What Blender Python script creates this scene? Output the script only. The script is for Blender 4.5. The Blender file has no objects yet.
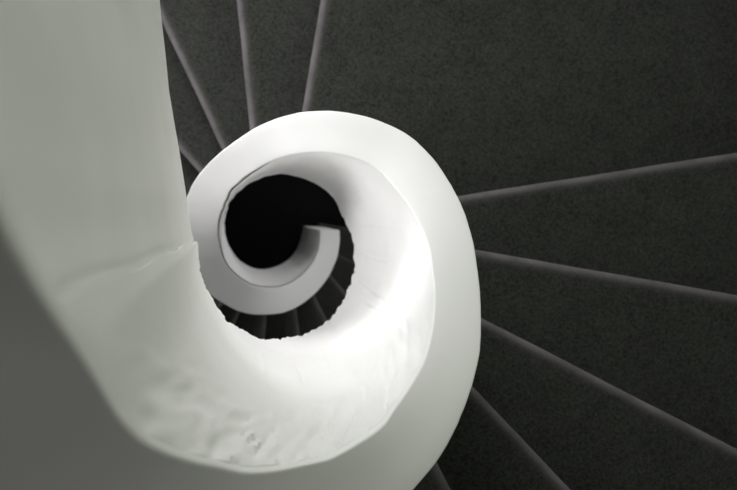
import bpy, bmesh, math, random
from mathutils import Vector, noise

random.seed(4)
SC = bpy.context.scene
COL = SC.collection
PI = math.pi

# ------------------------------------------------------------------ measured plan of the balustrade
# one row per station, going down the stair:
# x, y of the inner top edge | height of the top | height of the underside | thickness | x, y of the inner bottom edge   (metres)
STATIONS = [
(-0.2998,1.3155,5.81,4.1408,0.19,-0.2998,1.3155),(-0.2919,1.2561,5.8039,4.1408,0.19,-0.2919,1.2561),(-0.2839,1.1966,5.7977,4.1408,0.19,-0.2839,1.1966),(-0.276,1.1371,5.7916,4.1408,0.19,-0.276,1.1371),(-0.2681,1.0776,5.7855,4.1408,0.19,-0.2681,1.0776),
(-0.2602,1.0182,5.7793,4.1408,0.19,-0.2602,1.0182),(-0.2522,0.9587,5.7732,4.1408,0.19,-0.2522,0.9587),(-0.2443,0.8992,5.767,4.1408,0.19,-0.2443,0.8992),(-0.2364,0.8397,5.7609,4.1408,0.19,-0.2364,0.8397),(-0.2284,0.7803,5.7548,4.1408,0.19,-0.2284,0.7803),
(-0.2205,0.7208,5.7486,4.1408,0.19,-0.2205,0.7208),(-0.2126,0.6613,5.7425,4.1408,0.19,-0.2126,0.6613),(-0.2046,0.6019,5.7364,4.1408,0.19,-0.2046,0.6019),(-0.1967,0.5424,5.7302,4.1408,0.19,-0.1967,0.5424),(-0.1898,0.4828,5.7156,4.1408,0.19,-0.1898,0.4828),
(-0.1829,0.4232,5.7006,4.1408,0.19,-0.1829,0.4232),(-0.1765,0.3635,5.6856,4.1408,0.19,-0.1765,0.3635),(-0.1703,0.3038,5.6706,4.1408,0.19,-0.1703,0.3038),(-0.1614,0.2445,5.6578,4.1408,0.19,-0.1614,0.2445),(-0.156,0.2141,5.6519,4.1408,0.19,-0.156,0.2141),
(-0.1547,0.2067,5.6505,4.1408,0.19,-0.1547,0.2067),(-0.1534,0.1993,5.6491,4.1408,0.19,-0.1534,0.1993),(-0.1521,0.192,5.6476,4.1408,0.19,-0.1521,0.192),(-0.1507,0.1846,5.6462,4.1408,0.19,-0.1507,0.1846),(-0.1494,0.1772,5.6448,4.1408,0.19,-0.1494,0.1772),
(-0.1481,0.1698,5.6434,4.1408,0.19,-0.1481,0.1698),(-0.1468,0.1624,5.6419,4.1408,0.19,-0.1468,0.1624),(-0.1455,0.155,5.6405,4.1408,0.19,-0.1455,0.155),(-0.1444,0.1476,5.6391,4.1408,0.19,-0.1444,0.1476),(-0.1432,0.1402,5.6376,4.1408,0.19,-0.1432,0.1402),
(-0.1421,0.1328,5.6362,4.1408,0.19,-0.1421,0.1328),(-0.141,0.1254,5.6348,4.1408,0.19,-0.141,0.1254),(-0.1398,0.118,5.6333,4.1408,0.19,-0.1398,0.118),(-0.1387,0.1106,5.6319,4.1408,0.19,-0.1387,0.1106),(-0.1376,0.1031,5.6305,4.1408,0.19,-0.1376,0.1031),
(-0.1364,0.0957,5.629,4.1408,0.19,-0.1364,0.0957),(-0.1353,0.0883,5.6276,4.1408,0.19,-0.1353,0.0883),(-0.1342,0.0809,5.6262,4.1408,0.19,-0.1342,0.0809),(-0.133,0.0735,5.6247,4.1408,0.19,-0.133,0.0735),(-0.1319,0.0661,5.6233,4.1408,0.19,-0.1319,0.0661),
(-0.1308,0.0587,5.6218,4.1408,0.19,-0.1308,0.0587),(-0.1296,0.0512,5.6204,4.1408,0.19,-0.1296,0.0512),(-0.1285,0.0438,5.619,4.1408,0.19,-0.1285,0.0438),(-0.1273,0.0364,5.6175,4.1408,0.19,-0.1273,0.0364),(-0.1262,0.029,5.6161,4.1408,0.19,-0.1262,0.029),
(-0.1253,0.0216,5.6098,4.1408,0.19,-0.1253,0.0216),(-0.1245,0.0141,5.603,4.1408,0.19,-0.1245,0.0141),(-0.1236,0.0067,5.5962,4.1408,0.19,-0.1236,0.0067),(-0.1228,-0.0008,5.5894,4.1408,0.19,-0.1228,-0.0008),(-0.1218,-0.0082,5.5825,4.1408,0.19,-0.1219,-0.0082),
(-0.1207,-0.0156,5.5755,4.1408,0.19,-0.1211,-0.0157),(-0.1194,-0.023,5.5682,4.1408,0.19,-0.1202,-0.0232),(-0.1179,-0.0303,5.5605,4.1408,0.19,-0.1194,-0.0306),(-0.1164,-0.0376,5.5528,4.1408,0.19,-0.1178,-0.0379),(-0.115,-0.0449,5.545,4.1408,0.19,-0.1163,-0.0453),
(-0.1135,-0.0522,5.5369,4.1408,0.19,-0.1147,-0.0526),(-0.112,-0.0595,5.5284,4.1408,0.19,-0.1132,-0.06),(-0.1105,-0.0668,5.5194,4.1408,0.19,-0.1117,-0.0673),(-0.1091,-0.0742,5.51,4.1408,0.19,-0.1088,-0.0742),(-0.1078,-0.0815,5.5002,4.1408,0.19,-0.1053,-0.0808),
(-0.1066,-0.0889,5.4901,4.1294,0.19,-0.1005,-0.0865),(-0.1055,-0.0963,5.4795,4.1182,0.19,-0.0989,-0.0936),(-0.1046,-0.1038,5.4687,4.1093,0.19,-0.0998,-0.101),(-0.1039,-0.1112,5.4576,4.0999,0.19,-0.1004,-0.1085),(-0.1032,-0.1187,5.4463,4.0901,0.19,-0.1007,-0.116),
(-0.1026,-0.1262,5.4349,4.08,0.19,-0.1007,-0.1235),(-0.1021,-0.1337,5.4234,4.0698,0.19,-0.1004,-0.131),(-0.1017,-0.1413,5.4119,4.06,0.19,-0.1,-0.1385),(-0.1015,-0.1488,5.4002,4.0511,0.19,-0.1,-0.146),(-0.1012,-0.1563,5.3886,4.0424,0.19,-0.0999,-0.1535),
(-0.1008,-0.1638,5.3771,4.0337,0.19,-0.0995,-0.161),(-0.1001,-0.1711,5.3657,4.025,0.19,-0.0988,-0.1685),(-0.0993,-0.1784,5.3543,4.0162,0.19,-0.0979,-0.1759),(-0.0981,-0.1859,5.3426,4.0073,0.19,-0.0968,-0.1833),(-0.0967,-0.1932,5.3307,3.9984,0.19,-0.0954,-0.1907),
(-0.0951,-0.2006,5.3185,3.9893,0.19,-0.0938,-0.198),(-0.0933,-0.2082,5.3061,3.98,0.19,-0.092,-0.2053),(-0.0913,-0.2161,5.2929,3.9701,0.19,-0.0897,-0.2124),(-0.0889,-0.224,5.2793,3.96,0.19,-0.0871,-0.2195),(-0.0862,-0.2313,5.2655,3.9496,0.19,-0.0844,-0.2265),
(-0.0833,-0.2383,5.2515,3.939,0.19,-0.0815,-0.2334),(-0.0802,-0.2454,5.2373,3.9282,0.19,-0.0785,-0.2402),(-0.077,-0.2524,5.2231,3.9173,0.19,-0.0754,-0.2471),(-0.0739,-0.2588,5.2099,3.9072,0.19,-0.0726,-0.254),(-0.071,-0.2648,5.1976,3.8978,0.19,-0.07,-0.2611),
(-0.068,-0.2707,5.1853,3.8882,0.19,-0.0673,-0.268),(-0.0648,-0.2765,5.1729,3.8786,0.19,-0.0645,-0.275),(-0.0616,-0.2823,5.1605,3.8689,0.19,-0.0615,-0.2819),(-0.0582,-0.288,5.1481,3.8592,0.19,-0.0583,-0.2887),(-0.0548,-0.2937,5.1357,3.8494,0.19,-0.0551,-0.2954),
(-0.0512,-0.2993,5.1233,3.8396,0.19,-0.0517,-0.3021),(-0.0476,-0.3049,5.1109,3.8299,0.19,-0.0482,-0.3088),(-0.0439,-0.3104,5.0986,3.8201,0.19,-0.0446,-0.3153),(-0.0401,-0.3158,5.0864,3.8104,0.19,-0.0408,-0.3218),(-0.0362,-0.3212,5.0743,3.8006,0.19,-0.037,-0.3283),
(-0.0322,-0.3265,5.0622,3.7909,0.19,-0.033,-0.3346),(-0.0282,-0.3317,5.0502,3.7812,0.19,-0.0289,-0.3409),(-0.0239,-0.337,5.0378,3.7711,0.19,-0.0246,-0.347),(-0.0191,-0.3431,5.0243,3.7601,0.19,-0.0196,-0.3526),(-0.0141,-0.3496,5.0105,3.7488,0.19,-0.0144,-0.358),
(-0.0089,-0.3561,4.9968,3.7375,0.19,-0.0091,-0.3633),(-0.0037,-0.3624,4.9832,3.7262,0.19,-0.0037,-0.3686),(0.0017,-0.3687,4.9696,3.7149,0.19,0.0018,-0.3737),(0.0072,-0.3749,4.9562,3.7036,0.19,0.0073,-0.3787),(0.0128,-0.3807,4.9429,3.6924,0.19,0.0129,-0.3837),
(0.0184,-0.3857,4.9298,3.6813,0.189,0.0186,-0.3886),(0.0239,-0.3903,4.9173,3.6706,0.189,0.0241,-0.3937),(0.0293,-0.3946,4.9052,3.6603,0.189,0.0296,-0.3988),(0.0347,-0.3989,4.8933,3.65,0.188,0.0351,-0.4038),(0.0402,-0.403,4.8814,3.6397,0.188,0.0408,-0.4088),
(0.0457,-0.4071,4.8696,3.6294,0.187,0.0465,-0.4137),(0.0513,-0.411,4.8579,3.6192,0.187,0.0522,-0.4185),(0.0569,-0.4148,4.8464,3.609,0.186,0.0581,-0.4232),(0.063,-0.4186,4.8342,3.5982,0.186,0.0643,-0.4274),(0.0691,-0.4223,4.8218,3.5872,0.185,0.0706,-0.4314),
(0.0754,-0.4259,4.8095,3.5763,0.185,0.0771,-0.4352),(0.0817,-0.4293,4.7974,3.5654,0.184,0.0835,-0.439),(0.088,-0.4327,4.7854,3.5546,0.184,0.0901,-0.4427),(0.0944,-0.4359,4.7735,3.5438,0.183,0.0966,-0.4463),(0.101,-0.439,4.7614,3.5327,0.183,0.1034,-0.4495),
(0.1081,-0.4423,4.7485,3.521,0.182,0.1105,-0.452),(0.1155,-0.4457,4.7355,3.509,0.182,0.1177,-0.454),(0.1231,-0.4492,4.7225,3.497,0.181,0.1249,-0.4559),(0.1307,-0.4526,4.7097,3.4852,0.181,0.1322,-0.4577),(0.1385,-0.4558,4.6971,3.4734,0.18,0.1395,-0.4594),
(0.146,-0.4588,4.6849,3.4619,0.18,0.1468,-0.4613),(0.1536,-0.4617,4.6729,3.4507,0.179,0.1541,-0.4631),(0.1612,-0.4643,4.6611,3.4396,0.179,0.1614,-0.4649),(0.1688,-0.4669,4.6495,3.4286,0.178,0.1687,-0.4665),(0.1764,-0.469,4.638,3.4177,0.178,0.176,-0.468),
(0.1837,-0.4703,4.6266,3.4068,0.177,0.1834,-0.4694),(0.191,-0.4713,4.6154,3.3961,0.177,0.1908,-0.4707),(0.1983,-0.4722,4.6044,3.3854,0.176,0.1982,-0.4719),(0.2057,-0.4729,4.5933,3.3747,0.176,0.2056,-0.4728),(0.2132,-0.4735,4.5821,3.3639,0.175,0.2131,-0.4734),
(0.2206,-0.4739,4.5712,3.3532,0.175,0.2206,-0.4739),(0.2281,-0.4742,4.5603,3.3426,0.174,0.2281,-0.4742),(0.2355,-0.4744,4.5496,3.332,0.174,0.2356,-0.4745),(0.243,-0.4745,4.539,3.3216,0.173,0.2431,-0.4746),(0.2506,-0.4746,4.5286,3.3113,0.173,0.2506,-0.4746),
(0.2581,-0.4745,4.5183,3.301,0.172,0.2581,-0.4745),(0.2657,-0.4743,4.508,3.2907,0.172,0.2656,-0.4741),(0.2736,-0.474,4.4975,3.2801,0.172,0.273,-0.4729),(0.2814,-0.4733,4.4871,3.2695,0.171,0.2803,-0.4716),(0.2891,-0.4723,4.4768,3.2591,0.171,0.2877,-0.4701),
(0.2967,-0.4712,4.4666,3.2488,0.171,0.295,-0.4686),(0.3042,-0.4698,4.4567,3.2385,0.171,0.3024,-0.4669),(0.3117,-0.4683,4.4469,3.2284,0.171,0.3096,-0.4651),(0.3191,-0.4666,4.4372,3.2185,0.171,0.3169,-0.4633),(0.326,-0.464,4.4277,3.2086,0.171,0.3242,-0.4613),
(0.3322,-0.4604,4.4184,3.1989,0.171,0.3314,-0.4593),(0.3382,-0.4566,4.4093,3.1893,0.171,0.3385,-0.4571),(0.3441,-0.4527,4.4003,3.1798,0.171,0.3457,-0.4548),(0.3499,-0.4487,4.3914,3.1705,0.172,0.3528,-0.4524),(0.3559,-0.445,4.3828,3.1613,0.172,0.3598,-0.4499),
(0.3623,-0.4416,4.3743,3.1523,0.172,0.3669,-0.4472),(0.3685,-0.4381,4.366,3.1433,0.171,0.3738,-0.4445),(0.3748,-0.4344,4.3575,3.1342,0.171,0.3804,-0.4408),(0.3812,-0.4305,4.3491,3.1251,0.17,0.3864,-0.4363),(0.3874,-0.4264,4.3409,3.1161,0.169,0.3923,-0.4317),
(0.3936,-0.4222,4.3328,3.1073,0.168,0.3981,-0.4269),(0.3997,-0.4178,4.3248,3.0985,0.166,0.4038,-0.4221),(0.4057,-0.4133,4.317,3.0898,0.165,0.4095,-0.4172),(0.4116,-0.4087,4.3093,3.0813,0.163,0.415,-0.4122),(0.4175,-0.4041,4.3018,3.0728,0.161,0.4205,-0.407),
(0.4232,-0.3993,4.2944,3.0645,0.159,0.4259,-0.4018),(0.4288,-0.3943,4.2872,3.0562,0.158,0.4312,-0.3965),(0.4344,-0.3893,4.28,3.048,0.156,0.4364,-0.3911),(0.4398,-0.3841,4.2729,3.0399,0.153,0.4415,-0.3856),(0.4452,-0.3789,4.266,3.0318,0.151,0.4465,-0.3801),
(0.4504,-0.3735,4.2592,3.0238,0.15,0.4515,-0.3744),(0.4556,-0.3681,4.2524,3.0159,0.148,0.4564,-0.3687),(0.4602,-0.3622,4.2457,3.008,0.147,0.4611,-0.3629),(0.4644,-0.356,4.2392,3.0001,0.146,0.4655,-0.3568),(0.4684,-0.3496,4.2327,2.9923,0.145,0.4696,-0.3506),
(0.4723,-0.3433,4.2262,2.9845,0.145,0.4737,-0.3442),(0.4761,-0.3368,4.2199,2.9767,0.144,0.4776,-0.3379),(0.4798,-0.3303,4.2136,2.969,0.143,0.4815,-0.3314),(0.4833,-0.3237,4.2074,2.9612,0.142,0.4852,-0.3249),(0.4867,-0.317,4.2012,2.9535,0.142,0.489,-0.3185),
(0.49,-0.3103,4.1951,2.9457,0.141,0.4928,-0.312),(0.4932,-0.3034,4.1891,2.938,0.14,0.4965,-0.3055),(0.496,-0.2965,4.1831,2.9303,0.14,0.5002,-0.2989),(0.4987,-0.2894,4.1771,2.9225,0.139,0.5037,-0.2923),(0.5013,-0.2823,4.1712,2.9148,0.137,0.5072,-0.2857),
(0.5037,-0.2752,4.1654,2.9072,0.136,0.5104,-0.2789),(0.5059,-0.2682,4.1597,2.8996,0.135,0.5126,-0.2718),(0.508,-0.2612,4.1541,2.8921,0.134,0.5145,-0.2645),(0.51,-0.2541,4.1486,2.8846,0.132,0.5162,-0.2572),(0.5119,-0.247,4.1431,2.8771,0.131,0.5178,-0.2499),
(0.5136,-0.2398,4.1376,2.8696,0.13,0.5193,-0.2425),(0.5151,-0.2326,4.1321,2.862,0.129,0.5207,-0.2352),(0.5166,-0.2254,4.1267,2.8545,0.128,0.522,-0.2278),(0.5179,-0.2181,4.1213,2.847,0.128,0.5232,-0.2204),(0.5192,-0.2108,4.1159,2.8394,0.127,0.5244,-0.213),
(0.5203,-0.2035,4.1105,2.8318,0.126,0.5257,-0.2056),(0.5213,-0.1961,4.1051,2.8242,0.126,0.5269,-0.1982),(0.522,-0.1886,4.0998,2.8166,0.126,0.528,-0.1908),(0.5225,-0.1811,4.0944,2.809,0.125,0.529,-0.1833),(0.5228,-0.1736,4.0891,2.8013,0.125,0.5298,-0.1759),
(0.523,-0.166,4.0838,2.7937,0.125,0.5305,-0.1684),(0.5234,-0.1586,4.0786,2.7862,0.125,0.5309,-0.1609),(0.5239,-0.1516,4.0735,2.7788,0.124,0.5305,-0.1534),(0.5245,-0.1446,4.0685,2.7716,0.124,0.5295,-0.146),(0.5249,-0.1377,4.0636,2.7644,0.124,0.5284,-0.1386),
(0.5252,-0.1307,4.0586,2.7572,0.124,0.5271,-0.1312),(0.5254,-0.1237,4.0536,2.7499,0.124,0.5258,-0.1238),(0.5255,-0.1167,4.0487,2.7426,0.124,0.5243,-0.1165),(0.5249,-0.1096,4.0437,2.7354,0.125,0.5227,-0.1091),(0.5241,-0.1025,4.0387,2.7281,0.125,0.5209,-0.1018),
(0.5232,-0.0953,4.0337,2.7207,0.126,0.5191,-0.0946),(0.5221,-0.088,4.0286,2.7132,0.126,0.5176,-0.0872),(0.5209,-0.0807,4.0235,2.7057,0.126,0.5159,-0.0799),(0.5196,-0.0734,4.0184,2.6982,0.127,0.5141,-0.0726),(0.5181,-0.0661,4.0132,2.6907,0.128,0.5122,-0.0654),
(0.5163,-0.0589,4.0081,2.6831,0.129,0.5101,-0.0582),(0.5144,-0.0516,4.003,2.6756,0.13,0.5079,-0.051),(0.5123,-0.0445,3.9979,2.6681,0.13,0.5056,-0.0439),(0.5101,-0.0373,3.9928,2.6606,0.131,0.5032,-0.0368),(0.5077,-0.0302,3.9877,2.6531,0.132,0.5006,-0.0298),
(0.5052,-0.0231,3.9826,2.6457,0.132,0.4978,-0.0228),(0.5025,-0.0158,3.9773,2.638,0.133,0.4957,-0.0156),(0.4995,-0.0084,3.9719,2.6301,0.133,0.4941,-0.0083),(0.4964,-0.001,3.9665,2.6223,0.134,0.4924,-0.001),(0.493,0.0063,3.9611,2.6145,0.135,0.4905,0.0063),
(0.4895,0.0136,3.9557,2.6069,0.135,0.4886,0.0136),(0.4858,0.0207,3.9504,2.5994,0.136,0.4865,0.0207),(0.4819,0.0277,3.9452,2.592,0.137,0.4841,0.0278),(0.4781,0.0345,3.9401,2.585,0.138,0.481,0.0347),(0.4742,0.0409,3.9352,2.5782,0.139,0.4772,0.0412),
(0.4702,0.0472,3.9304,2.5717,0.14,0.4733,0.0476),(0.466,0.0535,3.9257,2.5652,0.141,0.4693,0.0539),(0.4618,0.0597,3.9209,2.5589,0.141,0.4651,0.0601),(0.4574,0.0658,3.9162,2.5528,0.141,0.4608,0.0663),(0.4533,0.0718,3.9116,2.5468,0.141,0.4564,0.0723),
(0.4496,0.0779,3.907,2.541,0.141,0.4518,0.0782),(0.4457,0.0838,3.9025,2.5354,0.14,0.4471,0.0841),(0.4417,0.0897,3.8981,2.5299,0.14,0.4422,0.0898),(0.4378,0.0951,3.8939,2.525,0.14,0.4367,0.0948),(0.434,0.1003,3.8899,2.5203,0.139,0.4308,0.0996),
(0.4299,0.1054,3.886,2.5158,0.138,0.4249,0.1041),(0.4253,0.1103,3.8821,2.5114,0.138,0.4189,0.1086),(0.4203,0.115,3.8782,2.5072,0.137,0.4128,0.1129),(0.4153,0.1197,3.8744,2.5031,0.136,0.4065,0.1171),(0.4101,0.1242,3.8705,2.4991,0.135,0.4002,0.1212),
(0.4049,0.1286,3.8667,2.4953,0.134,0.3938,0.1251),(0.3995,0.1329,3.8629,2.4915,0.133,0.3874,0.1289),(0.3932,0.1368,3.8591,2.4879,0.132,0.3808,0.1325),(0.3862,0.1404,3.8553,2.4844,0.132,0.3741,0.136),(0.3792,0.1438,3.8514,2.481,0.132,0.3674,0.1393),
(0.3721,0.1471,3.8476,2.4777,0.132,0.3606,0.1425),(0.3649,0.1502,3.8437,2.4744,0.132,0.3538,0.1456),(0.3577,0.1531,3.8398,2.4713,0.132,0.3469,0.1485),(0.3503,0.1558,3.8358,2.4682,0.132,0.3399,0.1512),(0.3428,0.1584,3.8318,2.4652,0.132,0.3328,0.1538),
(0.3353,0.1607,3.8278,2.4623,0.131,0.3257,0.1562),(0.3276,0.1629,3.8237,2.4594,0.131,0.3186,0.1584),(0.32,0.1649,3.8195,2.4566,0.131,0.3114,0.1605),(0.3123,0.1667,3.8153,2.4538,0.131,0.3041,0.1624),(0.3047,0.1684,3.811,2.4511,0.131,0.2968,0.1641),
(0.2965,0.17,3.8063,2.4483,0.131,0.2896,0.166),(0.2878,0.1714,3.8013,2.4455,0.131,0.2824,0.1682),(0.2792,0.1727,3.7962,2.4426,0.131,0.2752,0.1703),(0.2708,0.1739,3.7909,2.4399,0.131,0.2679,0.1721),(0.2624,0.1749,3.7855,2.4372,0.13,0.2606,0.1737),
(0.254,0.1757,3.7801,2.4346,0.129,0.2532,0.1752),(0.2455,0.1762,3.7745,2.4321,0.129,0.2458,0.1764),(0.237,0.1764,3.7688,2.4296,0.129,0.2384,0.1775),(0.2286,0.1764,3.763,2.4273,0.129,0.231,0.1783),(0.2208,0.1763,3.7576,2.4251,0.129,0.2235,0.1784),
(0.2138,0.1759,3.7526,2.4232,0.129,0.216,0.1777),(0.2069,0.1754,3.7477,2.4214,0.129,0.2086,0.1768),(0.2,0.1746,3.7426,2.4196,0.128,0.2011,0.1757),(0.193,0.1737,3.7376,2.4177,0.127,0.1938,0.1744),(0.1865,0.1729,3.7324,2.4159,0.127,0.1864,0.1729),
(0.1803,0.1723,3.7272,2.4141,0.126,0.1791,0.1712),(0.174,0.1716,3.7218,2.4122,0.126,0.1718,0.1694),(0.166,0.1703,3.7148,2.4097,0.125,0.1644,0.1687),(0.1578,0.1687,3.7076,2.4071,0.125,0.1569,0.1678),(0.1497,0.1668,3.7003,2.4044,0.124,0.1495,0.1666),
(0.1425,0.1649,3.6937,2.4018,0.123,0.1423,0.1646),(0.1366,0.1631,3.6881,2.3996,0.123,0.1354,0.1617),(0.1308,0.161,3.6827,2.3974,0.123,0.1287,0.1584),(0.1247,0.1585,3.6772,2.395,0.123,0.122,0.155),(0.1186,0.1556,3.6715,2.3925,0.123,0.1154,0.1514),
(0.11,0.1513,3.6633,2.3887,0.124,0.1083,0.1491),(0.101,0.1467,3.6539,2.384,0.123,0.1011,0.147),(0.0921,0.1416,3.6444,2.3789,0.123,0.094,0.1446),(0.0834,0.1361,3.6348,2.3736,0.123,0.087,0.1419),(0.0753,0.1306,3.625,2.3678,0.123,0.0801,0.1389),
(0.0685,0.1265,3.6151,2.3618,0.123,0.0734,0.1356),(0.0623,0.123,3.6052,2.3553,0.124,0.0669,0.132),(0.0562,0.1191,3.5953,2.3486,0.124,0.0605,0.128),(0.0503,0.1148,3.5853,2.3415,0.124,0.0543,0.1238),(0.0448,0.1107,3.5754,2.334,0.125,0.0483,0.1193),
(0.0399,0.1072,3.5654,2.3261,0.126,0.0426,0.1144),(0.0356,0.1048,3.5555,2.3177,0.126,0.0372,0.1093),(0.0315,0.1023,3.5457,2.309,0.126,0.032,0.1038),(0.0274,0.0995,3.5359,2.2999,0.126,0.027,0.0982),(0.0204,0.0938,3.5182,2.2818,0.127,0.0205,0.0945),
(0.0133,0.0867,3.4992,2.2606,0.129,0.0139,0.0909),(0.0074,0.0819,3.481,2.2389,0.13,0.0078,0.0866),(0.002,0.0787,3.4639,2.2181,0.13,0.0021,0.0817),(-0.0031,0.0754,3.448,2.199,0.13,-0.0031,0.0764),(-0.0079,0.0717,3.4334,2.1824,0.13,-0.0077,0.0705),
(-0.0121,0.0675,3.4203,2.1693,0.13,-0.0115,0.0639),(-0.0166,0.062,3.4056,2.1567,0.132,-0.0154,0.0576),(-0.0215,0.0538,3.3866,2.1451,0.135,-0.0212,0.0531),(-0.0247,0.0443,3.3671,2.1412,0.14,-0.027,0.0484),(-0.0271,0.0363,3.3478,2.1421,0.143,-0.0321,0.0428),
(-0.0307,0.0309,3.3279,2.1412,0.145,-0.0363,0.0366),(-0.0347,0.0262,3.3072,2.1349,0.146,-0.0397,0.03),(-0.0381,0.0207,3.2852,2.1205,0.147,-0.0421,0.0229),(-0.0408,0.0146,3.2615,2.0953,0.15,-0.0435,0.0156),(-0.0424,0.0078,3.2361,2.0567,0.152,-0.0437,0.0081),
(-0.0437,0.0005,3.209,2.0083,0.155,-0.0439,0.0006),(-0.0483,-0.0052,3.1879,1.9683,0.155,-0.0484,-0.0053),(-0.0522,-0.0115,3.1657,1.9263,0.155,-0.0525,-0.0116),(-0.0552,-0.0182,3.1418,1.8828,0.156,-0.0556,-0.0184),(-0.0574,-0.0253,3.1168,1.84,0.157,-0.0579,-0.0255),
(-0.0591,-0.0327,3.0909,1.7985,0.158,-0.0594,-0.0329),(-0.063,-0.0421,3.0653,1.7598,0.159,-0.0603,-0.0403),(-0.0655,-0.0496,3.0456,1.7315,0.16,-0.0626,-0.0474),(-0.067,-0.0556,3.0297,1.7095,0.16,-0.0654,-0.0543),(-0.0681,-0.0618,3.0131,1.6875,0.161,-0.0678,-0.0615),
(-0.0688,-0.068,2.9954,1.6654,0.161,-0.0695,-0.0688),(-0.0692,-0.0743,2.9767,1.643,0.162,-0.0708,-0.0761),(-0.0697,-0.0812,2.9568,1.6202,0.162,-0.0717,-0.0836),(-0.0708,-0.0893,2.9356,1.5968,0.163,-0.0722,-0.0911),(-0.0719,-0.0982,2.9131,1.5727,0.163,-0.0722,-0.0986),
(-0.0726,-0.1072,2.8895,1.5481,0.164,-0.0719,-0.106),(-0.0728,-0.1162,2.8646,1.5228,0.164,-0.0711,-0.1135),(-0.0725,-0.1246,2.8409,1.4991,0.165,-0.0704,-0.121),(-0.0721,-0.1314,2.8216,1.48,0.165,-0.0705,-0.1285),(-0.0715,-0.1374,2.804,1.4627,0.165,-0.0708,-0.136),
(-0.0707,-0.1434,2.7862,1.4454,0.166,-0.0707,-0.1435),(-0.0697,-0.1493,2.7682,1.428,0.166,-0.0704,-0.1509),(-0.0688,-0.156,2.75,1.4105,0.166,-0.0699,-0.1584),(-0.0683,-0.1637,2.7316,1.393,0.166,-0.0692,-0.1659),(-0.0677,-0.1722,2.713,1.3755,0.167,-0.0681,-0.1733),
(-0.0669,-0.1806,2.6944,1.358,0.167,-0.0669,-0.1807),(-0.0658,-0.1891,2.6756,1.3405,0.167,-0.0654,-0.1881),(-0.0644,-0.1975,2.6567,1.3231,0.167,-0.0637,-0.1954),(-0.0629,-0.2055,2.6388,1.3066,0.167,-0.0621,-0.2027),(-0.0613,-0.213,2.6217,1.291,0.168,-0.0604,-0.21),
(-0.0595,-0.2205,2.6046,1.2755,0.168,-0.0586,-0.2173),(-0.0574,-0.2279,2.5875,1.26,0.168,-0.0566,-0.2245),(-0.0552,-0.2352,2.5703,1.2446,0.168,-0.0543,-0.2317),(-0.0528,-0.2425,2.553,1.2291,0.169,-0.052,-0.2388),(-0.0502,-0.2498,2.5358,1.2138,0.169,-0.0494,-0.2458),
(-0.0474,-0.257,2.5186,1.1984,0.169,-0.0467,-0.2528),(-0.0445,-0.2642,2.5013,1.1831,0.169,-0.0438,-0.2597),(-0.0414,-0.2713,2.4841,1.1679,0.169,-0.0407,-0.2666),(-0.0382,-0.2783,2.4669,1.1527,0.169,-0.0375,-0.2733),(-0.0348,-0.2851,2.4498,1.1376,0.17,-0.0341,-0.28),
(-0.0313,-0.2914,2.4332,1.1229,0.17,-0.0308,-0.2867),(-0.0277,-0.2973,2.417,1.1086,0.17,-0.0273,-0.2934),(-0.024,-0.3031,2.4008,1.0944,0.17,-0.0238,-0.3),(-0.0202,-0.3089,2.3847,1.0802,0.17,-0.0201,-0.3065),(-0.0163,-0.3146,2.3687,1.0661,0.17,-0.0162,-0.313),
(-0.0123,-0.3203,2.3527,1.0521,0.171,-0.0123,-0.3193),(-0.0082,-0.3259,2.3368,1.0381,0.171,-0.0082,-0.3256),(-0.004,-0.3314,2.3211,1.0243,0.171,-0.004,-0.3318),(0.0004,-0.3369,2.3054,1.0105,0.171,0.0004,-0.338),(0.0048,-0.3423,2.2898,0.9969,0.171,0.0048,-0.344),
(0.0093,-0.3476,2.2744,0.9833,0.171,0.0094,-0.3499),(0.0139,-0.3528,2.2591,0.9699,0.171,0.0141,-0.3558),(0.0186,-0.3579,2.2438,0.9565,0.17,0.0188,-0.3616),(0.0234,-0.363,2.2288,0.9433,0.17,0.0237,-0.3673),(0.0284,-0.3681,2.2135,0.9299,0.169,0.0288,-0.3728),
(0.0339,-0.3735,2.1972,0.9156,0.169,0.0343,-0.3779),(0.0396,-0.3789,2.1808,0.9011,0.168,0.04,-0.3828),(0.0454,-0.3842,2.1645,0.8868,0.168,0.0458,-0.3875),(0.0513,-0.3894,2.1484,0.8727,0.168,0.0517,-0.3922),(0.0573,-0.3945,2.1325,0.8587,0.168,0.0576,-0.3967),
(0.0634,-0.3995,2.1168,0.8449,0.168,0.0637,-0.4012),(0.0696,-0.4044,2.1013,0.8312,0.168,0.0698,-0.4055),(0.0759,-0.4092,2.086,0.8176,0.169,0.076,-0.4098),(0.0822,-0.4138,2.0709,0.8043,0.169,0.0822,-0.4139),(0.0885,-0.4177,2.0559,0.7911,0.169,0.0886,-0.4179),
(0.0948,-0.421,2.0412,0.778,0.169,0.095,-0.4218),(0.1011,-0.424,2.0266,0.7651,0.17,0.1015,-0.4256),(0.1074,-0.4269,2.0123,0.7523,0.17,0.108,-0.4293),(0.1138,-0.4297,1.9979,0.7396,0.17,0.1146,-0.4328),(0.1204,-0.4325,1.9836,0.7268,0.171,0.1214,-0.4361),
(0.127,-0.4351,1.9694,0.7142,0.171,0.1282,-0.4392),(0.1336,-0.4377,1.9555,0.7017,0.171,0.135,-0.4423),(0.1403,-0.4401,1.9417,0.6893,0.171,0.1419,-0.4452),(0.147,-0.4425,1.9281,0.6771,0.171,0.1488,-0.4481),(0.1537,-0.4447,1.9146,0.665,0.17,0.1558,-0.4508),
(0.1608,-0.4469,1.9007,0.6524,0.17,0.163,-0.453),(0.1682,-0.4491,1.8864,0.6395,0.169,0.1703,-0.4547),(0.1757,-0.4512,1.8724,0.6268,0.168,0.1776,-0.4562),(0.1832,-0.4532,1.8584,0.6141,0.168,0.185,-0.4577),(0.1907,-0.455,1.8447,0.6016,0.167,0.1924,-0.4591),
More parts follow.
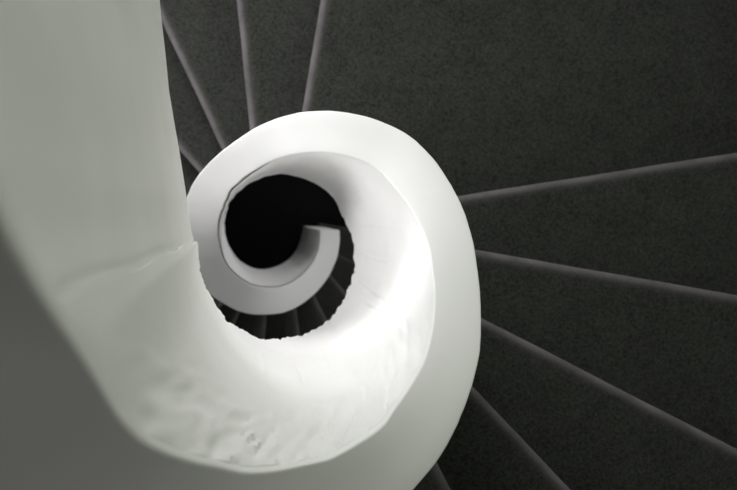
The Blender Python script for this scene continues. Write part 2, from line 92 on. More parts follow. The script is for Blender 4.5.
(0.1982,-0.4566,1.8311,0.5892,0.167,0.1998,-0.4603),(0.2056,-0.458,1.8177,0.577,0.166,0.2072,-0.4614),(0.2131,-0.4592,1.8045,0.5648,0.166,0.2146,-0.4624),(0.2206,-0.4604,1.7914,0.5527,0.166,0.2221,-0.4634),(0.2282,-0.4614,1.7784,0.5408,0.166,0.2295,-0.4641),
(0.2358,-0.4623,1.7655,0.5289,0.166,0.237,-0.4648),(0.2436,-0.4632,1.7525,0.5167,0.166,0.2445,-0.4649),(0.2516,-0.4639,1.7391,0.5043,0.166,0.252,-0.4646),(0.2597,-0.4645,1.7259,0.4921,0.165,0.2595,-0.4641),(0.2677,-0.4648,1.7129,0.4799,0.165,0.2669,-0.4635),
(0.2753,-0.4643,1.7,0.4678,0.165,0.2744,-0.4628),(0.2827,-0.4634,1.6872,0.4559,0.164,0.2819,-0.462),(0.2901,-0.4623,1.6746,0.444,0.164,0.2893,-0.4611),(0.2975,-0.4611,1.6621,0.4323,0.164,0.2967,-0.46),(0.3048,-0.4599,1.6498,0.4206,0.164,0.3041,-0.4589),
(0.3121,-0.4585,1.6376,0.4091,0.164,0.3115,-0.4577),(0.3194,-0.457,1.6256,0.3978,0.163,0.3189,-0.4563),(0.3267,-0.4554,1.6137,0.3865,0.162,0.3263,-0.4549),(0.3339,-0.4537,1.6019,0.3754,0.161,0.3336,-0.4533),(0.3412,-0.4519,1.5903,0.3643,0.161,0.3409,-0.4516),
(0.3485,-0.45,1.5786,0.3531,0.16,0.3481,-0.4494),(0.3558,-0.4477,1.5668,0.3419,0.159,0.3551,-0.4468),(0.3628,-0.4449,1.5551,0.3308,0.158,0.3621,-0.4441),(0.3696,-0.4419,1.5437,0.3198,0.157,0.3691,-0.4413),(0.3764,-0.4388,1.5323,0.309,0.157,0.376,-0.4383),
(0.3831,-0.4357,1.5211,0.2983,0.156,0.3828,-0.4353),(0.3898,-0.4324,1.5101,0.2877,0.156,0.3897,-0.4322),(0.3965,-0.429,1.4991,0.2772,0.155,0.3964,-0.429),(0.403,-0.4256,1.4883,0.2669,0.155,0.4032,-0.4257),(0.4096,-0.422,1.4777,0.2566,0.154,0.4099,-0.4223),
(0.4161,-0.4184,1.4672,0.2466,0.154,0.4165,-0.4188),(0.4225,-0.4146,1.4568,0.2366,0.153,0.4231,-0.4152),(0.4287,-0.4107,1.4466,0.2268,0.153,0.4296,-0.4116),(0.4347,-0.4065,1.4365,0.2171,0.152,0.4361,-0.4078),(0.4406,-0.4021,1.4265,0.2075,0.152,0.4425,-0.4038),
(0.4465,-0.3976,1.4163,0.1978,0.152,0.4484,-0.3992),(0.4524,-0.3929,1.4063,0.1882,0.151,0.454,-0.3943),(0.4583,-0.3882,1.3964,0.1787,0.151,0.4596,-0.3893),(0.4641,-0.3833,1.3865,0.1694,0.151,0.4652,-0.3843),(0.4698,-0.3784,1.3768,0.1601,0.15,0.4706,-0.3791),
(0.4754,-0.3734,1.3673,0.151,0.15,0.476,-0.3739),(0.481,-0.3683,1.3578,0.142,0.149,0.4813,-0.3686),(0.4865,-0.3632,1.3485,0.1332,0.148,0.4866,-0.3632),(0.4919,-0.3579,1.3393,0.1244,0.148,0.4918,-0.3578),(0.4973,-0.3526,1.3302,0.1158,0.147,0.4968,-0.3523),
(0.5024,-0.3471,1.3212,0.1074,0.147,0.5018,-0.3467),(0.5069,-0.3411,1.3124,0.099,0.147,0.5064,-0.3408),(0.5112,-0.335,1.3036,0.0908,0.146,0.5101,-0.3343),(0.5155,-0.3288,1.295,0.0826,0.146,0.5136,-0.3276),(0.5196,-0.3226,1.2865,0.0746,0.145,0.517,-0.321),
(0.5236,-0.3162,1.2781,0.0667,0.145,0.5203,-0.3142),(0.5276,-0.3098,1.2699,0.0589,0.145,0.5236,-0.3075),(0.5315,-0.3034,1.2617,0.0512,0.144,0.5267,-0.3006),(0.5352,-0.2968,1.2536,0.0437,0.145,0.5297,-0.2938),(0.5389,-0.2902,1.2457,0.0362,0.145,0.5326,-0.2869),
(0.5425,-0.2836,1.2379,0.0289,0.145,0.5355,-0.2799),(0.5459,-0.2768,1.2302,0.0216,0.146,0.5382,-0.2729),(0.5483,-0.2696,1.2226,0.0145,0.146,0.5408,-0.2659),(0.5505,-0.2623,1.2151,0.0074,0.147,0.5434,-0.2589),(0.5526,-0.2549,1.2077,0.0005,0.147,0.5464,-0.252),
(0.5546,-0.2474,1.2004,-0.0047,0.147,0.5491,-0.245),(0.5564,-0.24,1.1932,-0.005,0.147,0.5514,-0.2379),(0.5582,-0.2326,1.1861,-0.005,0.147,0.5535,-0.2307),(0.5598,-0.2252,1.1791,-0.005,0.148,0.5555,-0.2234),(0.5613,-0.2177,1.1721,-0.005,0.148,0.5574,-0.2162),
(0.5627,-0.2102,1.1652,-0.005,0.148,0.5593,-0.2089),(0.564,-0.2027,1.1583,-0.005,0.148,0.561,-0.2016),(0.5652,-0.1952,1.1515,-0.005,0.148,0.5627,-0.1943),(0.5664,-0.1877,1.1448,-0.005,0.147,0.5642,-0.187),(0.5674,-0.1802,1.138,-0.005,0.147,0.5657,-0.1796),
(0.5683,-0.1726,1.1313,-0.005,0.146,0.5671,-0.1722),(0.5691,-0.1651,1.1247,-0.005,0.146,0.5683,-0.1649),(0.5698,-0.1575,1.118,-0.005,0.146,0.5695,-0.1575),(0.5704,-0.15,1.1114,-0.005,0.146,0.5706,-0.15),(0.5707,-0.1449,1.1069,-0.005,0.146,0.5713,-0.1451)
]
CX, CY = 0.235, -0.14            # axis of the open well
EYE = 5.95                       # camera height above the lower floor
R_STAIR = 2.75                   # outer radius of the stair
RISER = 0.16875
D_LAND = 3.25                    # landing, below the camera
JOINT_I = 59      # station of the diagonal crack

WALL_A, WALL_B = (.30, .30, .29), (.34, .34, .33)
CARPET_A, CARPET_B, WORN_HIGHLIGHT = (.010, .0107, .0091), (.068, .072, .063), (.165, .152, .158)
# unseen windows added to light the well: bearing and half width (degrees), sill and head height, lamp power, lamp colour
PALE_TINT, GREEN_TINT = (1.0, .987, 1.0), (.93, 1.0, .83)  # tints of the added lamps
ADDED_WINS = [(20, 9, 4.3, 6.0, 20.0, GREEN_TINT), (60, 9, 1.3, 2.4, 33.0, PALE_TINT), (104, 8, 4.1, 5.9, 56.0, (1.0, .995, .995)),
        (122, 8, 3.4, 4.6, 35.0, PALE_TINT), (180, 9, 3.2, 4.3, 54.0, PALE_TINT), (340, 9, 1.3, 2.4, 15.0, PALE_TINT)]
AMB, AMB_COL = 0.022, (.86, 1.0, .60)

# ------------------------------------------------------------------ helpers
def tag(o, label=None, cat=None, group=None, kind=None):
    if label: o['label'] = label
    if cat: o['category'] = cat
    if group: o['group'] = group
    if kind: o['kind'] = kind
    return o

def empty(name, loc):
    o = bpy.data.objects.new(name, None)
    COL.objects.link(o); o.location = loc
    o.empty_display_size = 0.1
    return o

def obj(name, verts, faces, mat, parent=None, smooth=True, angle=40):
    me = bpy.data.meshes.new(name)
    me.from_pydata(verts, [], faces)
    bm = bmesh.new(); bm.from_mesh(me)
    bmesh.ops.recalc_face_normals(bm, faces=bm.faces)
    bm.to_mesh(me); bm.free()
    me.materials.append(mat)
    if smooth:
        for p in me.polygons: p.use_smooth = True
        me.set_sharp_from_angle(angle=math.radians(angle))
    o = bpy.data.objects.new(name, me)
    COL.objects.link(o)
    if parent:
        o.parent = parent
        o.matrix_parent_inverse = parent.matrix_basis.inverted()
    return o

def loft(rings, closed=True, caps=True):
    """rings of equal length -> verts, faces"""
    n = len(rings[0]); verts = [v for r in rings for v in r]; faces = []
    m = n if closed else n - 1
    for i in range(len(rings) - 1):
        for j in range(m):
            a, b = i*n + j, i*n + (j+1) % n
            faces.append((a, b, b + n, a + n))
    if closed and caps:
        faces.append(tuple(range(n))[::-1])
        faces.append(tuple((len(rings)-1)*n + j for j in range(n)))
    return verts, faces

def box(cx, cy, cz, sx, sy, sz, rot=0.0):
    v = []
    for dz in (-.5, .5):
        for dx, dy in ((-.5,-.5),(.5,-.5),(.5,.5),(-.5,.5)):
            x, y = dx*sx, dy*sy
            v.append((cx + x*math.cos(rot) - y*math.sin(rot), cy + x*math.sin(rot) + y*math.cos(rot), cz + dz*sz))
    f = [(0,3,2,1),(4,5,6,7),(0,1,5,4),(1,2,6,5),(2,3,7,6),(3,0,4,7)]
    return v, f

# ------------------------------------------------------------------ materials
def mat_new(name):
    m = bpy.data.materials.new(name); m.use_nodes = True
    nt = m.node_tree; b = nt.nodes['Principled BSDF']
    return m, nt, b

def plaster(name, c1, c2, rough=0.6, bump=0.15, scale=6.0):
    m, nt, b = mat_new(name)
    tc = nt.nodes.new('ShaderNodeTexCoord')
    n1 = nt.nodes.new('ShaderNodeTexNoise'); n1.inputs['Scale'].default_value = scale; n1.inputs['Detail'].default_value = 6
    r = nt.nodes.new('ShaderNodeValToRGB')
    r.color_ramp.elements[0].position = .3; r.color_ramp.elements[0].color = (*c1, 1)
    r.color_ramp.elements[1].position = .7; r.color_ramp.elements[1].color = (*c2, 1)
    n2 = nt.nodes.new('ShaderNodeTexNoise'); n2.inputs['Scale'].default_value = 60; n2.inputs['Detail'].default_value = 5
    bp = nt.nodes.new('ShaderNodeBump'); bp.inputs['Strength'].default_value = bump; bp.inputs['Distance'].default_value = .004
    L = nt.links.new
    L(tc.outputs['Object'], n1.inputs['Vector']); L(n1.outputs['Fac'], r.inputs['Fac']); L(r.outputs['Color'], b.inputs['Base Color'])
    L(tc.outputs['Object'], n2.inputs['Vector']); L(n2.outputs['Fac'], bp.inputs['Height']); L(bp.outputs['Normal'], b.inputs['Normal'])
    b.inputs['Roughness'].default_value = rough
    b.inputs['Specular IOR Level'].default_value = .25
    return m

def carpet(name, c1, c2, sheen=0.0, worn_highlight=None):
    """cut pile carpet; worn = colour of the pile where it is rubbed (the mesh carries how much in 'wear')"""
    m, nt, b = mat_new(name)
    L = nt.links.new
    tc = nt.nodes.new('ShaderNodeTexCoord')
    n1 = nt.nodes.new('ShaderNodeTexNoise'); n1.inputs['Scale'].default_value = 95; n1.inputs['Detail'].default_value = 8; n1.inputs['Roughness'].default_value = .8
    n3 = nt.nodes.new('ShaderNodeTexNoise'); n3.inputs['Scale'].default_value = 6; n3.inputs['Detail'].default_value = 5
    mx = nt.nodes.new('ShaderNodeMath'); mx.operation = 'MULTIPLY_ADD'; mx.inputs[1].default_value = .12
    r = nt.nodes.new('ShaderNodeValToRGB')
    r.color_ramp.elements[0].position = .40; r.color_ramp.elements[0].color = (*c1, 1)
    r.color_ramp.elements[1].position = .72; r.color_ramp.elements[1].color = (*c2, 1)
    bp = nt.nodes.new('ShaderNodeBump'); bp.inputs['Strength'].default_value = .7; bp.inputs['Distance'].default_value = .004
    L(tc.outputs['Object'], n1.inputs['Vector']); L(tc.outputs['Object'], n3.inputs['Vector'])
    L(n3.outputs['Fac'], mx.inputs[0]); L(n1.outputs['Fac'], mx.inputs[2])
    L(mx.outputs['Value'], r.inputs['Fac'])
    col = r.outputs['Color']
    if worn_highlight:
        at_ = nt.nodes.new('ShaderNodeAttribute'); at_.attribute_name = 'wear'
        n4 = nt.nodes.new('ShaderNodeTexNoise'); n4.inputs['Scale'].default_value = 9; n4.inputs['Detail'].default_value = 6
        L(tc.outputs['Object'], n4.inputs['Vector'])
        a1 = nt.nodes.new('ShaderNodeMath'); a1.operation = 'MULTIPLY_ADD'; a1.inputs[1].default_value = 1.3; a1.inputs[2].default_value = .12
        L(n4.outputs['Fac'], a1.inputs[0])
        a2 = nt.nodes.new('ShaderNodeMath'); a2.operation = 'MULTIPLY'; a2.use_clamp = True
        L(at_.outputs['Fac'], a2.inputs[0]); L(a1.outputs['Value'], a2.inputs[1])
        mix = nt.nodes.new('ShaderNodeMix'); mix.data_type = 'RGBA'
        L(a2.outputs['Value'], mix.inputs[0]); L(col, mix.inputs[6]); mix.inputs[7].default_value = (*worn_highlight, 1)
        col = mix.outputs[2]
    L(col, b.inputs['Base Color'])
    L(n1.outputs['Fac'], bp.inputs['Height']); L(bp.outputs['Normal'], b.inputs['Normal'])
    b.inputs['Roughness'].default_value = 1.0
    b.inputs['Specular IOR Level'].default_value = .05
    b.inputs['Sheen Weight'].default_value = sheen
    b.inputs['Sheen Roughness'].default_value = .5
    return m

M_PLASTER = plaster('white_plaster', (.86, .86, .845), (.91, .908, .90), .6, .12, 5)
M_COPING = plaster('coping_paint', (.85, .85, .84), (.88, .88, .87), .5, .04, 3)
M_JOINT = plaster('dusty_joint', (.16, .16, .155), (.34, .335, .32), .9, .3, 25)
M_CARPET = carpet('charcoal_carpet', CARPET_A, CARPET_B, .05)
M_NOSE = carpet('worn_carpet_edge', CARPET_A, CARPET_B, .1, WORN_HIGHLIGHT)
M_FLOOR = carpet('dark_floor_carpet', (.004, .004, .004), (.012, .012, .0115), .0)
M_WALL = plaster('stairwell_wall_paint', WALL_A, WALL_B, .8, .1, 3)
M_ADDED_FRAME = plaster('window_frame_paint', (.7, .7, .68), (.75, .75, .73), .4, .02, 8)
mg, ntg, bg = mat_new('window_glass')
bg.inputs['Transmission Weight'].default_value = 1.0; bg.inputs['Roughness'].default_value = .02; bg.inputs['IOR'].default_value = 1.45
M_ADDED_GLASS = mg

# ------------------------------------------------------------------ balustrade
S = [list(s) for s in STATIONS]
NST = len(S)
arc = [0.0]
for i in range(1, NST):
    arc.append(arc[-1] + math.hypot(S[i][0]-S[i-1][0], S[i][1]-S[i-1][1]))
TOTAL = arc[-1]

def at(s):
    s = min(max(s, 0.0), TOTAL)
    lo, hi = 0, NST - 1
    while hi - lo > 1:
        m = (lo + hi)//2
        if arc[m] <= s: lo = m
        else: hi = m
    k = (s - arc[lo])/max(arc[hi]-arc[lo], 1e-9)
    return [S[lo][j] + (S[hi][j]-S[lo][j])*k for j in range(7)]

# outward normals, averaged over a few centimetres of run
JOINT = arc[JOINT_I]
def normal(s):
    h = .05
    if s < JOINT + .02: h = .12
    a, b = at(s - h), at(s + h)
    t = Vector((b[0]-a[0], b[1]-a[1])).normalized()
    n = Vector((t.y, -t.x))                       # stair runs anticlockwise seen from above: outward is to the right
    p = at(s)
    if s > JOINT + .15:
        r = Vector((p[0]-CX, p[1]-CY)).normalized()
        n = r
    elif s > JOINT - .05:
        r = Vector((p[0]-CX, p[1]-CY)).normalized()
        k = (s - JOINT + .05)/.20
        n = (n*(1-k) + r*k).normalized()
    return n

COP = 0.028                                         # thickness of the coping
def setback(s):
    """the coping sits back from the wall face on the lower run, where a dusty ledge shows"""
    k = min(max((s - ARC_LEDGE)/.12, 0), 1)
    return .0085*k
ARC_LEDGE = None
for i, r in enumerate(S):
    if r[2] < EYE - 2.25 and ARC_LEDGE is None: ARC_LEDGE = arc[i]

def rough(p, s, v):
    """hand trowelled plaster: gentle waves, chipped lumps under the coping on the near bend"""
    q = Vector(p)
    d = .0022*noise.noise(q*4.0) + .0012*noise.noise(q*11.0)
    k = max(0.0, 1 - abs(s - ARC_LUMP - .20)/.58)
    k = k*k*(3-2*k)
    if k > 0 and v > .62:
        w = min((v-.62)/.26, 1)
        n1 = noise.noise(Vector((s*16 + v*7, v*6.0, 3.1)))
        n2 = noise.noise(Vector((s*42 + v*20, v*16.0, 7.7)))
        d += k*w*(.010*max(n1 - .05, -.4) + .019*max(n2 - .08, -.25))
    if v < .05 and JOINT + .05 < s < ARC_RAG:                 # ragged lower edge
        d += (1 - v/.05)*(.0075*noise.noise(Vector((s*38, 1.3, 0))) + .0060*noise.noise(Vector((s*95, 4.1, 0))))
    for sc, v0, v1, lean in SEAMS:                  # hairline plaster seams
        if v0 < v < v1:
            e = s - (sc + lean*(v - v0))
            if abs(e) < .012:
                d += .0030*(1 - abs(e)/.012)*(1 if e > 0 else -.6)
    return d
SEAMS = []
ARC_RAG = max(arc[i] for i in range(NST) if S[i][2] > EYE - 2.03)
ARC_LUMP = None
for i, r in enumerate(S):
    if r[2] < EYE - .98 and ARC_LUMP is None and i > JOINT_I + 5: ARC_LUMP = arc[i]

def wall_mesh(s_of_v, s_end, step, rows, recess):
    """a length of wall; s_of_v(v) start station and s_end(v) end station for height v (0 underside .. 1 top)"""
    rings = []
    n = max(2, int((s_end(.5)-s_of_v(.5))/step))
    for i in range(n + 1):
        ring = []
        k = i/n
        for j in range(rows + 1):
            v = j/rows
            s = s_of_v(v) + (s_end(v)-s_of_v(v))*k
            a = at(s); nn = normal(s)
            x = a[5] + (a[0]-a[5])*v; y = a[6] + (a[1]-a[6])*v
            z = a[3] + (a[2]-COP-a[3])*v
            edge = s_end(v) - s
            groove = .006*max(0, 1 - abs(edge - .012)/.010) if recess else 0
            off = recess + groove + rough((x, y, z), s, v) * (1 if v < .985 else .2)
            ring.append((x + nn.x*off, y + nn.y*off, z))
        s = s_of_v(1) + (s_end(1)-s_of_v(1))*k
        a = at(s); nn = normal(s); t = a[4]
        ring.append((a[0]+nn.x*(t-.002), a[1]+nn.y*(t-.002), a[2]-COP))
        s = s_of_v(0) + (s_end(0)-s_of_v(0))*k
        a = at(s); nn = normal(s); t = a[4]
        for q in (.66, .33, 0):
            zt = a[2]-COP
            ring.append((a[0]+nn.x*(t-.002), a[1]+nn.y*(t-.002), a[3] + (zt-a[3])*q))
        rings.append(ring)
    return loft(rings)

rs = random.Random(11)
for k in range(9):
    SEAMS.append((ARC_LUMP + .10 + k*.105 + rs.uniform(-.03, .03), rs.uniform(.05, .35), rs.uniform(.55, .95), rs.uniform(-.03, .03)))
bal = empty('balustrade', (CX, CY, 0))
tag(bal, 'white plastered solid balustrade coiling down around the open stairwell', 'balustrade')
crack = lambda v: JOINT + .004 - .026*v + .003*math.sin(v*19)
v, f = wall_mesh(crack, lambda v: TOTAL, .0065, 64, 0.0)
spiral = obj('spiral_wall', v, f, M_PLASTER, bal, angle=50)
v, f = wall_mesh(lambda v: 0.0, lambda v: crack(v) + .012, .006, 40, 0.0015)
straight = obj('straight_wall', v, f, M_PLASTER, bal, angle=50)
straight['label'] = 'plain upper length of wall above the diagonal crack'

def coping_mesh():
    rings = []
    n = int(TOTAL/.012)
    R = .006
    for i in range(n + 1):
        s = TOTAL*i/n
        a = at(s); nn = normal(s); t = a[4]; sb = setback(s)
        def P(o, z): return (a[0] + nn.x*o, a[1] + nn.y*o, a[2] + z)
        ring = [P(sb, -COP)]
        for k in range(4):
            g = k/3*PI/2
            ring.append(P(sb + R - R*math.cos(g), -R + R*math.sin(g)))
        for q in (.25, .5, .75):
            ring.append(P(sb + R + (t - sb - 2*R)*q, .0012*math.sin(q*PI)))
        for k in range(4):
            g = PI/2 - k/3*PI/2
            ring.append(P(t - R + R*math.cos(g), -R + R*math.sin(g)))
        ring.append(P(t, -COP))
        rings.append(ring)
    return loft(rings)
v, f = coping_mesh()
cop = obj('coping', v, f, M_COPING, bal, angle=60)
cop['label'] = 'smooth flat white top of the balustrade'

# grey ledge between wall face and coping on the lower run
rings = []
n = int((TOTAL - ARC_LEDGE)/.012)
for i in range(n + 1):
    s = ARC_LEDGE + .03 + (TOTAL - ARC_LEDGE - .03)*i/n
    a = at(s); nn = normal(s); sb = setback(s)
    def P(o, z): return (a[0] + nn.x*o, a[1] + nn.y*o, a[2] - COP + z)
    e = sb + .004
    rings.append([P(.0015, -.004), P(.0015, .0025), P(e, .004), P(e, -.004)])
v, f = loft(rings)
jn = obj('dust_line', v, f, M_JOINT, bal)
jn['label'] = 'thin grey dusty line under the inner edge of the coping'

# ------------------------------------------------------------------ staircase
# direction (degrees) of each nosing line, highest first; number 0 is the edge of the wide landing
ANG = {-6: -82, -5: -63, -4: -46.4, -3: -27.1, -2: -9.8, -1: 8.9, 0: 80.5, 1: 95.8, 2: 115.2, 3: 132,
       4: 151, 5: 170, 6: 189, 7: 208, 8: 227.5, 9: 247, 10: 265, 11: 278.5, 12: 297, 13: 312, 14: 332.5, 15: 351, 16: 369}
FIX = {-5: (.692, -.861), -4: (.88, -.65), -3: (.959, -.413), -2: (.996, -.157), -1: (.977, .07), 0: (.311, .478),
       1: (.068, .406), 2: (-.074, .328), 3: (-.199, .215), 9: (.027, -.683), 10: (.219, -.728), 11: (.439, -.702),
       12: (.589, -.62), 13: (.80, -.562), 14: (.828, -.338)}
SHIFT_Y = -0.0045                                   # metres of plan per metre of depth

# outer face of the balustrade by unwrapped angle about the axis
WALLR = []
last = None
for i in range(NST):
    s = arc[i]
    if s < JOINT + .05: continue
    a = at(s)
    th = math.atan2(a[1]-CY, a[0]-CX)
    if last is not None:
        while th < last - PI: th += 2*PI
        while th > last + PI: th -= 2*PI
    last = th
    WALLR.append((th, math.hypot(a[0]-CX, a[1]-CY) + a[4], a[2]))
TH0 = WALLR[0][0]
def wall_r(th):
    if th <= WALLR[0][0]: return WALLR[0][1]
    for (a, r, z), (b, q, z2) in zip(WALLR, WALLR[1:]):
        if a <= th <= b or b <= th <= a: return r + (q-r)*(th-a)/((b-a) or 1)
    return WALLR[-1][1]

def line(i):
    a = math.radians(ANG[i]); u = Vector((math.cos(a), math.sin(a)))
    if i in FIX:
        p = Vector(FIX[i]) + Vector((0, SHIFT_Y*(D_LAND + i*RISER)))
    else:
        p = Vector((CX, CY)) - .095*Vector((u.y, -u.x)) + u*.6
    # inner end: on the outer face of the balustrade, a little inside it
    c = Vector((CX, CY))
    def solve(fun):
        lo, hi = 0.0, 4.5
        base = p - u*(p - c).dot(u)
        for _ in range(50):
            m = (lo+hi)/2; q = base + u*m
            if fun(q) < 0: lo = m
            else: hi = m
        return base + u*hi
    def inner(q):
        th = math.atan2(q.y-c.y, q.x-c.x)
        ref = a if i > 0 or True else a
        th += 2*PI*round((a + .12 - th)/(2*PI))     # same turn as the nosing
        th += 2*PI                                  # the listing of the wall starts half a turn earlier
        return (q-c).length - (wall_r(th) - .03)
    A = solve(inner)
    B = solve(lambda q: (q-c).length - R_STAIR)
    return A, B

LN = {i: line(i) for i in ANG}
stair = empty('staircase', (CX, CY, 0))
tag(stair, 'dark charcoal carpeted spiral staircase winding outside the white balustrade', 'staircase')

NU = 26
def step_mesh(i):
    z = EYE - D_LAND - i*RISER
    A, B = LN[i]; A2, B2 = LN[i-1]
    wide = i == 0
    rings = []
    rad, rings_n = [], []
    nb = 14 if wide else 4
    for k in range(NU + 1):
        w = k/NU
        F = A.lerp(B, w); Bk = A2.lerp(B2, w)
        back = []
        for q in range(nb + 1):
            t = q/nb
            P = F.lerp(Bk, t)
            if wide:                                 # landing: sweep an arc instead of a chord
                r0 = (F - Vector((CX, CY))).length; r1 = (Bk - Vector((CX, CY))).length
                a0 = math.atan2(F.y-CY, F.x-CX); a1 = math.atan2(Bk.y-CY, Bk.x-CX)
                if w == 0:
                    pass
                aa = a0 + (a1-a0)*t
                rr = r0 + (r1-r0)*t
                if w < 1:
                    th = aa + 2*PI
                    rin = wall_r(th + 0) - .03
                    rr = rin + (R_STAIR - rin)*w
                    if t in (0, 1): rr = r0 if t == 0 else r1
                P = Vector((CX + rr*math.cos(aa), CY + rr*math.sin(aa)))
            back.append(P)
        d = (back[1] - back[0]).normalized()         # towards the back of the tread
        ring = []
        tuck = (back[-1] - back[-2]).normalized()*.05   # runs on under the riser above
        top = [p for p in back]; top[-1] = top[-1] + tuck
        wob = .0015*noise.noise(Vector((F.x*5, F.y*5, z)))
        st = top[0] + d*.030
        ring.append((st.x, st.y, z + wob))
        for p in top[1:]:
            ring.append((p.x, p.y, z + wob*.5))
        # underside
        for p in top[::-1][:-1]:
            ring.append((p.x, p.y, z - .05))
        f1 = F + d*.045; f2 = F + d*.028
        ring.append((f1.x, f1.y, z - .05))
        ring.append((f1.x, f1.y, z - RISER - .004))
        ring.append((f2.x, f2.y, z - RISER - .004))
        ring.append((f2.x, f2.y, z - .03))
        rings.append(ring)
    return loft(rings), rings

def nose_mesh(i):
    z = EYE - D_LAND - i*RISER
    A, B = LN[i]; A2, B2 = LN[i-1]
    rings = []
    n = 60
    for k in range(n + 1):
        w = k/n
        F = A.lerp(B, w)
        u = (B - A).normalized(); d = Vector((-u.y, u.x))*-1
        back = A2.lerp(B2, w) - F
        if i == 0: d = Vector((u.y, -u.x))
        elif d.dot(back) < 0: d = -d
        wob = .0025*noise.noise(Vector((F.x*3.0, F.y*3.0, z*2))) + .001*noise.noise(Vector((F.x*14, F.y*14, z)))
        F = F + d*wob
        R = .019
        ring = []
        for o in (.060, .046, .034, .026):
            ring.append((F.x + d.x*o, F.y + d.y*o, z + .0003 + (.060 - o)*.03))
        for g in range(7):
            a = PI/2 + g/6*PI*.95
            o = R + R*math.cos(a)
            ring.append((F.x + d.x*o, F.y + d.y*o, z + .0015 - R + R*math.sin(a)))
        ring.append((F.x + d.x*.032, F.y + d.y*.032, z - 2*R))
        ring.append((F.x + d.x*.058, F.y + d.y*.058, z - .030))
        rings.append(ring)
    return loft(rings)

for i in range(-5, 16):
    (v, f), _ = step_mesh(i)
    o = obj('landing' if i == 0 else 'step', v, f, M_CARPET, stair, angle=30)
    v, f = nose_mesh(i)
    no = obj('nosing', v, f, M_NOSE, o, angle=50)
    wear_highlight = no.data.attributes.new('wear', 'FLOAT', 'POINT')
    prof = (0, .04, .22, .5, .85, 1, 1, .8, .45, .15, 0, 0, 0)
    for q in range(len(v)): wear_highlight.data[q].value = prof[q % 13]*(1 if i < 4 else .5 if i < 14 else .1)  # worn tint with painted edge highlight, weaker on the lower steps
    if i == 0: o['label'] = 'wide wedge shaped carpeted landing'

# ------------------------------------------------------------------ the stairwell
def ring_wall(r0, r1, z0, z1, a0, a1, n):
    rings = []
    for k in range(n + 1):
        a = a0 + (a1-a0)*k/n
        c, s_ = math.cos(a), math.sin(a)
        rings.append([(CX+r0*c, CY+r0*s_, z0), (CX+r1*c, CY+r1*s_, z0), (CX+r1*c, CY+r1*s_, z1), (CX+r0*c, CY+r0*s_, z1)])
    return loft(rings)

RW = R_STAIR + .006
H_TOP = 7.6
vv, ff = [], []
def add(vf):
    b = len(vv); vv.extend(vf[0]); ff.extend(tuple(i + b for i in f_) for f_ in vf[1])
ADDED_WINS.sort()
for k, (wa, whw, z0, z1, *_) in enumerate(ADDED_WINS):
    a0, a1 = math.radians(wa - whw), math.radians(wa + whw)
    nxt = ADDED_WINS[(k+1) % len(ADDED_WINS)]
    b0 = math.radians(nxt[0] - nxt[1]) + (2*PI if k == len(ADDED_WINS)-1 else 0)
    add(ring_wall(RW, RW + .25, -.1, H_TOP, a1, b0, max(4, int((b0-a1)*16))))
    add(ring_wall(RW, RW + .25, -.1, z0, a0, a1, 12))
    add(ring_wall(RW, RW + .25, z1, H_TOP, a0, a1, 12))
tag(obj('wall_round', vv, ff, M_WALL), 'plain round stairwell wall outside the carpeted steps', 'wall', kind='structure')

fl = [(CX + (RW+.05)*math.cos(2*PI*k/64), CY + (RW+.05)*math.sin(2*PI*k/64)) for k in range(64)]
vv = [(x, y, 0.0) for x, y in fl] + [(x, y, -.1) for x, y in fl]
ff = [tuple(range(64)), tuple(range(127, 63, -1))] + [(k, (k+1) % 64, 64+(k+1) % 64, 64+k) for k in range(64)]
tag(obj('floor', vv, ff, M_FLOOR, smooth=False), 'dark floor at the foot of the stairwell', 'floor', kind='structure')

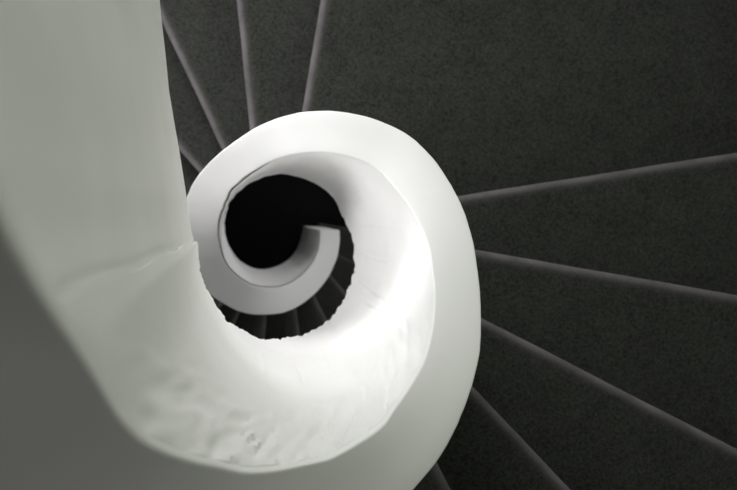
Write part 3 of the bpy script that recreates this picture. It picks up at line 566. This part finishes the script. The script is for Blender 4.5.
# ------------------------------------------------------------------ added unseen windows in the round wall, each holding a lamp
for k, (wa, whw, z0, z1, power, tint) in enumerate(ADDED_WINS):
    wm = math.radians(wa); hw = math.radians(whw)
    rw = RW + .12
    half = rw*math.sin(hw); dist = rw*math.cos(hw)
    wx, wy = CX + dist*math.cos(wm), CY + dist*math.sin(wm)
    added_win = empty('window_%d' % (k+1), (wx, wy, z0))
    tag(added_win, 'white framed window in the round stairwell wall', 'window', kind='structure')
    zc, hh = (z0+z1)/2, z1-z0
    tx, ty = -math.sin(wm), math.cos(wm)
    vv, ff = [], []
    for o in (-half + .02, 0, half - .02):
        add(box(wx + tx*o, wy + ty*o, zc, .05, .05, hh, wm))
    for z in (z0 + .025, z1 - .025):
        add(box(wx, wy, z, .05, 2*half, .05, wm))
    obj('window_frame', vv, ff, M_ADDED_FRAME, added_win, smooth=False)
    L = bpy.data.lights.new('window_daylight', 'AREA')
    L.shape = 'RECTANGLE'; L.size = 2*half - .1; L.size_y = hh - .1
    L.energy = power; L.color = tint
    lo = bpy.data.objects.new('window_daylight', L); COL.objects.link(lo)
    lo.location = (wx - .06*math.cos(wm), wy - .06*math.sin(wm), zc)
    lo.rotation_euler = Vector((-math.cos(wm), -math.sin(wm), 0)).to_track_quat('-Z', 'Y').to_euler()

w = bpy.data.worlds.new('World'); SC.world = w; w.use_nodes = True
w.node_tree.nodes['Background'].inputs['Color'].default_value = (*AMB_COL, 1)
w.node_tree.nodes['Background'].inputs['Strength'].default_value = AMB

# ------------------------------------------------------------------ camera: looking straight down the well, shifted frame
cd = bpy.data.cameras.new('Camera'); cam = bpy.data.objects.new('Camera', cd); COL.objects.link(cam)
cam.location = (0, 0, EYE); cam.rotation_euler = (0, 0, 0)
cd.sensor_fit = 'HORIZONTAL'; cd.sensor_width = 36.0
cd.lens = 36.0*700/737
cd.shift_x = (368.5 - 236)/737
cd.shift_y = -(245 - 209)/737
cd.clip_start = .01
cd.dof.use_dof = True; cd.dof.focus_distance = 1.8; cd.dof.aperture_fstop = 3.0
SC.camera = cam
SC.cycles.max_bounces = 16
SC.cycles.diffuse_bounces = 12
SC.view_settings.view_transform = 'Standard'
SC.view_settings.look = 'None'
SC.view_settings.exposure = 0.0
SC.view_settings.gamma = 1.0
SC.view_settings.use_curve_mapping = False
